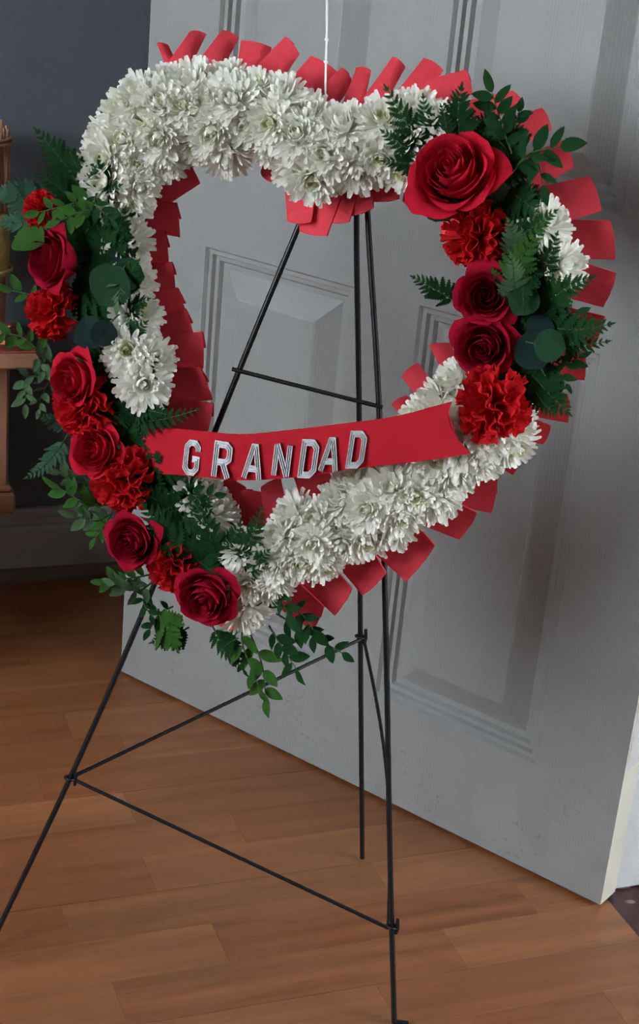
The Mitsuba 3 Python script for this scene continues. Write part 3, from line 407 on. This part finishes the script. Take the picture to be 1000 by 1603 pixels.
for q, ax in ((A_, dd), (B_, dd), (C_, np.array([0, 1.0, 0]))):
    th = np.linspace(0, 2 * np.pi, 17); Rm = frame_from([0.2, .1, 1])
    put('brace_hook', ply(tube(q + .0048 * (np.cos(th)[:, None] * Rm[:, 0] + np.sin(th)[:, None] * Rm[:, 1]), .0016, 6, False), 'mat_black_wire', True), ez)
    put('brace_hook', ply(tube([q + [.004, -.003, .010], q + [.0045, -.0035, 0], q + [.004, -.003, -.007]], [.0016, .0022, .0016], 6), 'mat_black_wire', True), ez)

# ---------------------------------------------------------------- wreath base and pleated ribbon
hw = thing('heart_wreath', 'open heart shaped funeral wreath base edged with pleated red ribbon on the easel', 'wreath')
pg = Polygon(FOAM[0], FOAM[1])
def layers(pg, zs):
    ms = []
    for inset, za, zb in zs:
        q = pg.buffer(-inset)
        for g in getattr(q, 'geoms', [q]):
            if g.area > 1e-5:
                m = trimesh.creation.extrude_polygon(g, zb - za, engine='earcut'); m.apply_translation([0, 0, za]); ms.append(m)
    return cat(ms)
put('foam_base', ply(layers(pg, [(0, .0, .026), (.003, .026, .031), (.006, .031, .035), (.010, .035, .039), (.015, .039, .042)]), 'mat_foam', False, W), hw)
rp = random.Random(8)
for (bu, bv, tu, tv, wb, wt) in PLEATS:
    b, t = np.array([bu, bv]), np.array([tu, tv]); d = t - b; Lr = np.linalg.norm(d); d /= Lr; w = np.array([-d[1], d[0]])
    b = b - d * .022; Lr += .022
    R_, S = np.linspace(0, 1, 9), np.linspace(-1, 1, 9)
    lift = rp.uniform(.004, .009); sk = rp.uniform(-.12, .12); curl = rp.uniform(-.003, .006)
    G = np.zeros((len(R_), len(S) + 5, 3))
    for i, r in enumerate(R_):
        hwid = (wb * (1 - r) + wt * r) / 2
        ss = list(S) + [1.02, .95, .8, .5, .1]
        for j, s in enumerate(ss):
            back = j >= len(S)
            n = .011 + lift * r * s + .0025 * math.cos(s * 1.5) * r + curl * r ** 3 - (.0022 + .006 * (1.02 - s) * r if back else 0)
            rr = r * Lr * (1 + sk * s * r * .5) - .0016 * s * s * r
            q = b + d * rr + w * s * hwid
            G[i, j] = [q[0], q[1], n]
    put('ribbon_pleat', ply(grid_mesh(G), 'mat_ribbon', 50, W), hw)

# ---------------------------------------------------------------- chrysanthemums
def chrys_meshes(seed, openness):
    r = random.Random(seed); outer, inn = [], []
    whorls = [(.0262, -12, 24, 1.0), (.0258, 2, 24, 1.0), (.0245, 15, 24, 1.0), (.0222, 29, 22, .95), (.0188, 43, 19, .9), (.0145, 56, 16, .8), (.0100, 68, 11, .65)]
    for k, (Lp, el, cnt, wf) in enumerate(whorls):
        a0 = r.uniform(0, 6.28)
        for i in range(cnt):
            a = a0 + i * 2 * math.pi / cnt + r.uniform(-.10, .10); e = math.radians(el + r.uniform(-12, 12) + (0 if openness else 10))
            L_ = Lp * r.uniform(.80, 1.08); wd = .0021 * wf * r.uniform(.9, 1.15); tw = r.uniform(-.5, .5)
            bend = (r.uniform(-.25, .6) if k < 3 else r.uniform(.3, .9)) * (1 if openness else 1.2)
            P = np.zeros((6, 3, 3)); pos = np.array([.0015, 0, .0005 * k]); ang = e
            for ti in range(6):
                t = ti / 5
                if ti: ang += bend / 5; pos = pos + np.array([math.cos(ang), 0, math.sin(ang)]) * L_ / 5
                w = wd * (.45 + .75 * math.sin(min(t * 1.08, 1) * math.pi * .58)) * (1 if t < .95 else .55)
                nrm = np.array([-math.sin(ang), 0, math.cos(ang)])
                for si, s in enumerate((-1, 0, 1)):
                    P[ti, si] = pos + np.array([0, s * w, 0]) + nrm * (abs(s) * w * .38 + s * tw * w * .4 * t)
            c, s_ = math.cos(a), math.sin(a); Rz = np.array([[c, -s_, 0], [s_, c, 0], [0, 0, 1]])
            (outer if k < 5 else inn).append(grid_mesh(P @ Rz.T))
    disc = trimesh.creation.icosphere(2, .0027); disc.vertices *= [1, 1, .6]; disc.apply_translation([0, 0, .0035])
    return cat(outer), cat(inn), disc
CV = []
for sd in range(6):
    o_, i_, d_ = chrys_meshes(sd, sd % 3 == 0)
    CV.append((ply(o_, 'mat_white_petal', True), ply(i_, 'mat_inner_petal', True), ply(d_, 'mat_disc', True)))
ORD = ['first', 'second', 'third', 'fourth', 'fifth', 'sixth', 'seventh', 'eighth', 'ninth', 'tenth', 'eleventh', 'twelfth', 'thirteenth', 'fourteenth', 'fifteenth', 'sixteenth', 'seventeenth', 'eighteenth', 'nineteenth', 'twentieth']
# segment of the heart: (name, where the counting starts, whether rows are told apart)
SEG = {'L': ('of the larger lobe', 'from the cleft'), 'I': ('beside the red inner ruffle', 'from the top'), 'U': ('under the start of the banner', 'from the top'),
       'B': ('of the curve below the banner', 'from the bottom rose'), 'O': ('outside the five-flower spray', 'from the top'), 'S': ('of the smaller lobe', 'from the cleft'), 'E': ('above the free end of the banner', 'from the top')}
seen = {}
rc = random.Random(21)
for u, v, n, du, dv, s, seg, row in CHRYS:
    seen[seg, row] = seen.get((seg, row), 0) + 1; where, start = SEG[seg]
    k = thing('chrysanthemum', f'white chrysanthemum, {row} row {where}, {ORD[seen[seg, row] - 1]} {start}', 'flower', 'white chrysanthemums ' + where)
    Rm = frame_from([du, dv, 1.0], rc.uniform(0, 6.28)); m = W @ mat4(Rm * s, [u, v, n])
    o_, i_, d_ = CV[rc.randrange(6)]
    scene[k + '__outer_petals'] = placed(o_, m); scene[k + '__inner_petals'] = placed(i_, m); scene[k + '__centre'] = placed(d_, m)
    for q in ('__outer_petals', '__inner_petals'): labels[k + q] = {'kind': 'stuff'}

# ---------------------------------------------------------------- roses
def rose_petals(R, H, seed, opened):
    r = random.Random(seed); out = []
    # tight spiral bud
    th = np.linspace(0, 5.2 * math.pi, 90); tz = np.linspace(0, 1, 7)
    P = np.zeros((90, 7, 3))
    for i, a in enumerate(th):
        f = i / 89
        for j, z in enumerate(tz):
            rad = R * (.035 + .22 * f) * (.55 + .45 * math.sin(z * 2.2)) + R * .03 * max(0, z - .7) / .3 * f
            hh = H * (.98 - .06 * f) * z * (1 + .03 * math.sin(a * 1.7))
            P[i, j] = [rad * math.cos(a), rad * math.sin(a), hh + H * .02]
    out.append(grid_mesh(P))
    N = 28 if opened else 25; a = r.uniform(0, 6)
    for k in range(N):
        f = k / (N - 1)
        a += 2.3999 + r.uniform(-.2, .2)
        rr = R * (.20 + (.56 if opened else .52) * f)
        h = H * (1.02 - .10 * f - (.20 * max(0, f - .62) / .38)) * r.uniform(.97, 1.03)
        phi = 1.15 - .30 * f + r.uniform(-.08, .08)
        o = max(0, f - .30) / .70
        curl = R * (-.03 + .07 * f + .27 * o ** 1.6) * r.uniform(.8, 1.15); drop = R * (.02 + .22 * o ** 2) * r.uniform(.6, 1.2)
        ns, nt = 13, 11
        ph, am = r.uniform(0, 6), R * .018 * (.3 + f)
        P = np.zeros((ns, nt, 3))
        for i in range(ns):
            s = -1 + 2 * i / (ns - 1)
            edge = 1 - .26 * abs(s) ** 3.0 + .02 * math.sin(5 * s + ph) + .05 * math.exp(-(s / .16) ** 2) * o
            for j in range(nt):
                t = j / (nt - 1); tt = t * edge
                base = .34 + .66 * math.sin(min(1, tt * 1.2) * math.pi / 2) ** .9
                lip = max(0, tt - .60) / .40
                rad = rr * base + curl * lip ** 2 + R * .040 * s * (.5 + .5 * f) + am * math.sin(4 * s + ph) * lip
                z = h * tt - drop * lip ** 2.2 - (R * .14 * max(0, lip - .6) * o)
                an = a + phi * s * (.55 + .45 * min(1, tt * 1.6))
                P[i, j] = [rad * math.cos(an), rad * math.sin(an), z]
        out.append(grid_mesh(P))
    return out
rose_lab = ['largest red rose, wide open, top flower of the five-flower spray', 'dark red rose, third from the top of the five-flower spray, above its twin', 'dark red rose, fourth from the top of the five-flower spray, above the lowest carnation',
            'crimson rose facing sideways, second flower of the ten-flower spray', 'red rose half under dark leaves, fourth flower of the ten-flower spray', 'red rose with a pointed swirl, sixth flower of the ten-flower spray',
            'shaded dark red rose, eighth flower of the ten-flower spray', 'big dark-hearted red rose at the bottom tip, last flower of the ten-flower spray']
rose_short = ['the largest rose', 'third flower of the five-flower spray', 'fourth flower of the five-flower spray', 'the sideways crimson rose', 'the fourth flower of the ten-flower spray',
              'the sixth flower of the ten-flower spray', 'the eighth flower of the ten-flower spray', 'the bottom rose']
ANCH = []
for i, (u, v, n, R, du, dv, spin, op) in enumerate(ROSES):
    k = thing('rose', rose_lab[i], 'rose', 'red roses in the wreath')
    H = R * (1.25 if op else 1.15); Rm = frame_from([du, dv, 1.0], spin); org = np.array([u, v, n]) - Rm[:, 2] * H * .82
    m = W @ mat4(Rm, org); ANCH.append((u, v, rose_short[i]))
    for j, q in enumerate(rose_petals(R * .98, H, 40 + i, op)):
        put('bud' if j == 0 else 'petal', ply(q, 'mat_rose' if i in (0, 4, 5) else 'mat_rose_dark', True, m), k)
    cal = tube([[0, 0, -.012], [0, 0, -.004], [0, 0, .004]], [.003, .006, R * .3], 12); put('calyx', ply(cal, 'mat_stem', True, m), k)

# ---------------------------------------------------------------- carnations
def carnation_petals(R, seed):
    r = random.Random(seed); out = []; N = 40
    for k in range(N):
        f = (k + .5) / N; pol = math.acos(1 - f * 1.12); az = k * 2.39996 + r.uniform(-.2, .2)
        d = np.array([math.sin(pol) * math.cos(az), math.sin(pol) * math.sin(az), math.cos(pol)])
        Rm = frame_from(d, r.uniform(0, 6.28) if pol < .9 else math.atan2(0, 1) + r.uniform(-.5, .5))
        L_ = R * r.uniform(.86, 1.06) * (1.0 - .12 * (1 - f)); Wd = R * r.uniform(.36, .52); am = R * .10; ph = r.uniform(0, 6); kk = r.choice((5, 6, 7))
        nt, ns = 6, 15; P = np.zeros((nt, ns, 3)); cup = r.uniform(-.25, .45)
        for i in range(nt):
            t = i / (nt - 1)
            for j in range(ns):
                s = -1 + 2 * j / (ns - 1)
                L2 = L_ * t * (1 - .16 * s * s * t - (.045 * (j % 2) if i == nt - 1 else 0))
                w = Wd * (.12 + .88 * t ** 1.4) * s
                off = am * t ** 2.5 * math.sin(kk * s + ph) + R * .22 * cup * t * t + R * .10 * s * s * t
                P[i, j] = Rm[:, 2] * L2 + Rm[:, 0] * w + Rm[:, 1] * off
        out.append(grid_mesh(P))
    return out
carn_lab = ['bright red carnation right beneath the largest rose, second of the five-flower spray', 'big red carnation at the foot of the five-flower spray beside the banner end', 'small bright carnation at the top of the ten-flower spray',
            'ruffled red carnation under the sideways crimson rose, third of the ten-flower spray', 'red carnation, fifth flower of the ten-flower spray', 'wide red carnation, seventh flower of the ten-flower spray beside the banner start',
            'small red carnation between two dark roses, ninth of the ten-flower spray']
carn_short = ['the second flower of the five-flower spray', 'the lowest five-flower-spray carnation', 'the topmost carnation', 'the third flower of the ten-flower spray', 'the fifth flower of the ten-flower spray', 'the seventh flower of the ten-flower spray', 'the ninth flower of the ten-flower spray']
for i, (u, v, n, R, du, dv) in enumerate(CARN):
    k = thing('carnation', carn_lab[i], 'carnation', 'red carnations in the wreath')
    Rm = frame_from([du, dv, 1.0], i * 1.3); org = np.array([u, v, n - R * .62]); m = W @ mat4(Rm, org); ANCH.append((u, v, carn_short[i]))
    for q in carnation_petals(R * 1.0, 70 + i): put('petal', ply(q, 'mat_carnation', True, m), k)

# ---------------------------------------------------------------- foliage
def near(u, v): return min(ANCH, key=lambda a: (a[0] - u) ** 2 + (a[1] - v) ** 2)[2]
def leaflet():
    K = 7; V, F = [], []
    for i in range(K + 1):
        t = i / K; w = .30 * (1 - t) ** .75 * (.55 + .45 * min(1, t * 5)) + .006
        V += [[t, 0, .02 * math.sin(t * 3)]]
        V += [[t + (.10 if i < K else .0), w, .045 * w / .3], [t + (.10 if i < K else 0), -w, .045 * w / .3], [t + .02, w * .52, .02], [t + .02, -w * .52, .02]]
    for i in range(K):
        a, b = 5 * i, 5 * (i + 1)
        # lobes: notch(i) -> tip(i) -> notch(i+1)
        for off, sg in ((1, 1), (2, -1)):
            no = off + 2
            tri = [[a, b, a + no], [b, b + no, a + no], [a + no, b + no, a + off]]
            F += tri if sg > 0 else [x[::-1] for x in tri]
    return trimesh.Trimesh(V, F, process=False)
def oval(round_=False):
    nt, ns = 8, 5; P = np.zeros((nt, ns, 3))
    for i in range(nt):
        t = i / (nt - 1); w = (.5 if round_ else .24) * math.sin(math.pi * (t ** (.95 if round_ else .85))) ** (.62 if round_ else .8) + .004
        for j in range(ns):
            s = -1 + 2 * j / (ns - 1); P[i, j] = [t, s * w, (.22 if round_ else .20) * abs(s) ** 1.3 * w - .16 * t * t + (.02 * math.sin(t * 9) * s)]
    return grid_mesh(P)
LEAFLET = {c: ply(leaflet(), c, True) for c in LEAF}
OVAL = {c: ply(oval(), c, True) for c in LEAF}
ROUND = {c: ply(oval(True), c, True) for c in ('mat_eucalyptus', 'mat_eucalyptus_blue', 'mat_leaf_fresh')}
rf = random.Random(9)
def basis(x, nrm):
    x = x / np.linalg.norm(x); y = np.cross(nrm, x); y /= np.linalg.norm(y); return x, y, np.cross(x, y)
def numbered_labels(rows, text):
    names = [text(r) for r in rows]; out = []
    for i, r in enumerate(rows):
        same = [j for j in range(len(rows)) if names[j] == names[i]]
        same.sort(key=lambda j: -rows[j][4]); out.append((names[i] if len(same) == 1 else f'{names[i]}, {ORD[same.index(i)]} from the top', names[i]))
    return out
TONE = ['dark', 'mid-green', 'grey-green', 'bluish shiny']
lab_f = numbered_labels(FRONDS, lambda r: TONE[r[7]] + ' fern frond by ' + near(r[3], r[4]))
lab_s = numbered_labels(SPRIGS, lambda r: ['dark glossy', 'fresh green', 'pale silvery'][r[9]] + ' oval-leaved sprig by ' + near(r[4], r[5]))
for (bu, bv, bn, tu, tv, tn, hwid, c), (lab, grp) in zip(FRONDS, lab_f):
    k = thing('fern_frond', lab, 'fern', grp.replace('frond', 'fronds'))
    b, t = np.array([bu, bv, bn]), np.array([tu, tv, tn]); L_ = np.linalg.norm(t - b)
    side = np.cross([0, 0, 1.0], t - b); side /= np.linalg.norm(side); bowv = side * rf.uniform(-.10, .10) * L_ + np.array([0, 0, rf.uniform(.02, .10) * L_])
    def at(q): return b + (t - b) * q + bowv * math.sin(math.pi * q)
    put('stem', ply(tube([at(q) for q in np.linspace(-.12, .97, 8)], np.linspace(.0009, .0003, 8), 5), 'mat_stem', True, W), k)
    K = 11 if L_ > .045 else 9
    roll = rf.uniform(-.35, .35)
    for i in range(K):
        q = .06 + .90 * i / (K - 1); p = at(q); tan = at(q + .02) - at(q - .02)
        nrm = np.array([0, 0, 1.0]) + side * roll
        x, y, z = basis(tan, nrm)
        ln = hwid * (1.15 * (1 - q) ** .80 * min(1, .62 + q * 3.0) + .10) * rf.uniform(.92, 1.08)
        for sg in (-1, 1):
            an = math.radians(58 - 20 * q + rf.uniform(-6, 6))
            dx = x * math.cos(an) + y * sg * math.sin(an) + z * rf.uniform(-.28, .12); X, Y, Z = basis(dx, z + y * rf.uniform(-.3, .3))
            m = np.eye(4); ww = max(.75, .135 * L_ * 2.6 / ln * .55) if False else 1.15
            m[:3, 0], m[:3, 1], m[:3, 2], m[:3, 3] = X * ln, Y * ln * ww, Z * ln, p + y * sg * .0004
            put('leaflet', placed(LEAFLET[LEAF[c]], W @ m), k)
    m = np.eye(4); x, y, z = basis(at(1) - at(.9), np.array([0, 0, 1.0])); m[:3, 0], m[:3, 1], m[:3, 2], m[:3, 3] = x * hwid * .35, y * hwid * .35, z * hwid * .35, at(.96)
    put('leaflet', placed(LEAFLET[LEAF[c]], W @ m), k)
for (bu, bv, mu, mv, tu, tv, n, ll, K, c), (lab, grp) in zip(SPRIGS, lab_s):
    k = thing('leafy_sprig', lab, 'leaf sprig', grp.replace('sprig', 'sprigs'))
    cv = catmull([[bu, bv, n - .012], [mu, mv, n], [tu, tv, n + .004]], 6)
    put('stem', ply(tube(cv, np.linspace(.0010, .0005, len(cv)), 5), 'mat_stem', True, W), k)
    col = LEAF[[0, 1, 2][c]]
    for i in range(K):
        q = .18 + .82 * i / max(1, K - 1); f = q * (len(cv) - 1); a = int(min(f, len(cv) - 2)); p = cv[a] + (cv[a + 1] - cv[a]) * (f - a)
        x, y, z = basis(cv[a + 1] - cv[a], np.array([0, 0, 1.0])); sg = 1 if i % 2 else -1
        an = math.radians(rf.uniform(35, 65)) if i < K - 1 else 0
        dx = x * math.cos(an) + y * sg * math.sin(an) + z * rf.uniform(-.2, .5); X, Y, Z = basis(dx, z + y * rf.uniform(-.7, .7) + x * rf.uniform(-.3, .3))
        s = ll * rf.uniform(.75, 1.1); m = np.eye(4)
        m[:3, 0], m[:3, 1], m[:3, 2], m[:3, 3] = X * s, Y * s * rf.uniform(.8, 1.15), Z * s, p
        put('leaf', placed(OVAL[col], W @ m), k)
euc_lab = ['round grey-green leaf in front of a blue-grey one beside the five-flower spray', 'dark blue-grey round leaf behind the grey-green one beside the five-flower spray', 'blue-grey leaf edge above the pair beside the five-flower spray', 'dark round leaf tucked under the largest rose',
           'round leaf shaded below the largest rose, nearer its carnation', 'largest round green leaf beside the sideways crimson rose', 'round leaf overlapping the red inner ruffle', 'blue-grey round leaf beside the third flower of the ten-flower spray', 'narrow folded blue-grey leaf next to the round one in the ten-flower spray',
           'bright green curved leaf between top carnation and crimson rose', 'small pale oval leaf below the seventh flower of the ten-flower spray', 'small round leaf among ferns of the five-flower spray', 'blue-grey leaf by the white strip of the heart', 'blue-grey leaf in the shade above the crimson rose']
for i, (u, v, n, R, du, dv, c) in enumerate(EUC):
    k = thing('eucalyptus_leaf', euc_lab[i], 'leaf')
    Rm = frame_from([du, dv, 1.0], i * 2.1); s = 2 * R; o = np.array([u, v, n]) - Rm[:, 0] * R
    m = W @ mat4(Rm * s, o)
    scene[k + '__blade'] = placed(ROUND[['mat_eucalyptus', 'mat_eucalyptus_blue', 'mat_leaf_fresh'][c]], m)
    put('stalk', ply(tube([o + Rm[:, 0] * .002, o - Rm[:, 0] * .006 - [0, 0, .006], o - Rm[:, 0] * .008 - [0, 0, .03]], .0008, 5), 'mat_stem', True, W), k)

# ---------------------------------------------------------------- banner with silver letters
bn = thing('ribbon_banner', 'bright red ribbon stretched across the heart, lettered GRANDAD in silver', 'banner')
top = catmull([[a[0], a[1], a[4]] for a in BANNER], 8); bot = catmull([[a[2], a[3], a[4]] for a in BANNER], 8)
nv = 9; G = np.zeros((len(top), nv, 3))
for j in range(nv):
    f = j / (nv - 1); q = top * (1 - f) + bot * f
    x = np.linspace(0, 1, len(top))
    q[:, 2] += .0016 * np.sin(x * 19 + f * 2.0) * (.3 + .7 * x) + .0020 * np.exp(-((x - .86 - .10 * (f - .5)) / .03) ** 2) + .0015 * np.sin(f * 3.1)
    q[-1] += np.array([.0, 0, 0]) + (np.array([-.010, 0, 0]) * math.sin(f * math.pi) if True else 0)
    G[:, j] = q
g1 = grid_mesh(G); Gb = G.copy(); Gb[:, :, 2] -= .0004
put('ribbon', ply(g1, 'mat_banner', True, W), bn)
ST = {'A': [[(0, 0), (.26, 1), (.36, 1), (.62, 0)], [(.12, .32), (.50, .32)]],
      'N': [[(0, 0), (0, 1)], [(0, 1), (.52, 0)], [(.52, 0), (.52, 1)]],
      'D': [[(0, 0), (0, 1), (.34, 1), (.50, .84), (.50, .16), (.34, 0), (0, 0)]],
      'R': [[(0, 0), (0, 1), (.38, 1), (.52, .88), (.52, .58), (.38, .47), (0, .47)], [(.28, .47), (.54, 0)]],
      'G': [[(.50, .72), (.50, .86), (.36, 1), (.14, 1), (0, .86), (0, .14), (.14, 0), (.36, 0), (.50, .14), (.50, .46), (.27, .46)]]}
for ch, u, v, h, ang in LETTERS:
    k_ = 1 / 1.18
    ls = unary_union([LineString([(a * h * k_, b * h * k_) for a, b in q]) for q in ST[ch]])
    B0, B1, B2 = ls.buffer(h * .088, cap_style=2, join_style=2), ls.buffer(h * .052, cap_style=2, join_style=2), ls.buffer(h * .014, cap_style=2, join_style=2)
    ms = []
    for g_, zz in ((B0, .0012), (B0.difference(B1), .0026), (B2, .0026)):
        for q in getattr(g_, 'geoms', [g_]):
            if q.area > 1e-9: ms.append(trimesh.creation.extrude_polygon(q, zz, engine='earcut'))
    lm = cat(ms); lm.vertices[:, 0] *= .80; lm.apply_translation([-(lm.bounds[0][0] + lm.bounds[1][0]) / 2, -(lm.bounds[0][1] + lm.bounds[1][1]) / 2, 0])
    shr = math.tan(math.radians(ang)) * .9; rot = -math.radians(-1.0) + math.radians(ang * .75)
    lm.vertices[:, 0] += lm.vertices[:, 1] * shr
    c_, s_ = math.cos(rot), math.sin(rot); xy = lm.vertices[:, :2].copy(); lm.vertices[:, 0] = xy[:, 0] * c_ - xy[:, 1] * s_; lm.vertices[:, 1] = xy[:, 0] * s_ + xy[:, 1] * c_
    # sit on the ribbon's own surface there
    d2 = np.hypot(G[:, :, 0] - u, G[:, :, 1] - v); ii = np.unravel_index(d2.argmin(), d2.shape)
    m = mat4(np.eye(3), [u, v, G[ii][2] + .0007])
    kk = put('letter', ply(lm, 'mat_silver', False, W @ m), bn); labels[kk] = {'label': f'silver plastic letter {ch}'}

# ---------------------------------------------------------------- clear card stick
rd = thing('clear_rod', 'thin clear plastic card stick rising from the cleft of the heart', 'stick')
rpts = [[a[0], a[1], .03] for a in ROD]
put('stem', ply(tube(catmull(rpts, 3), .0010, 10), 'mat_rod', True, W), rd)
for q in (rpts[2], rpts[3]): put('joint', ply(tube([[q[0] - .0001, q[1] - .001, q[2]], [q[0], q[1] + .001, q[2]]], .0020, 10), 'mat_rod', 40, W), rd)
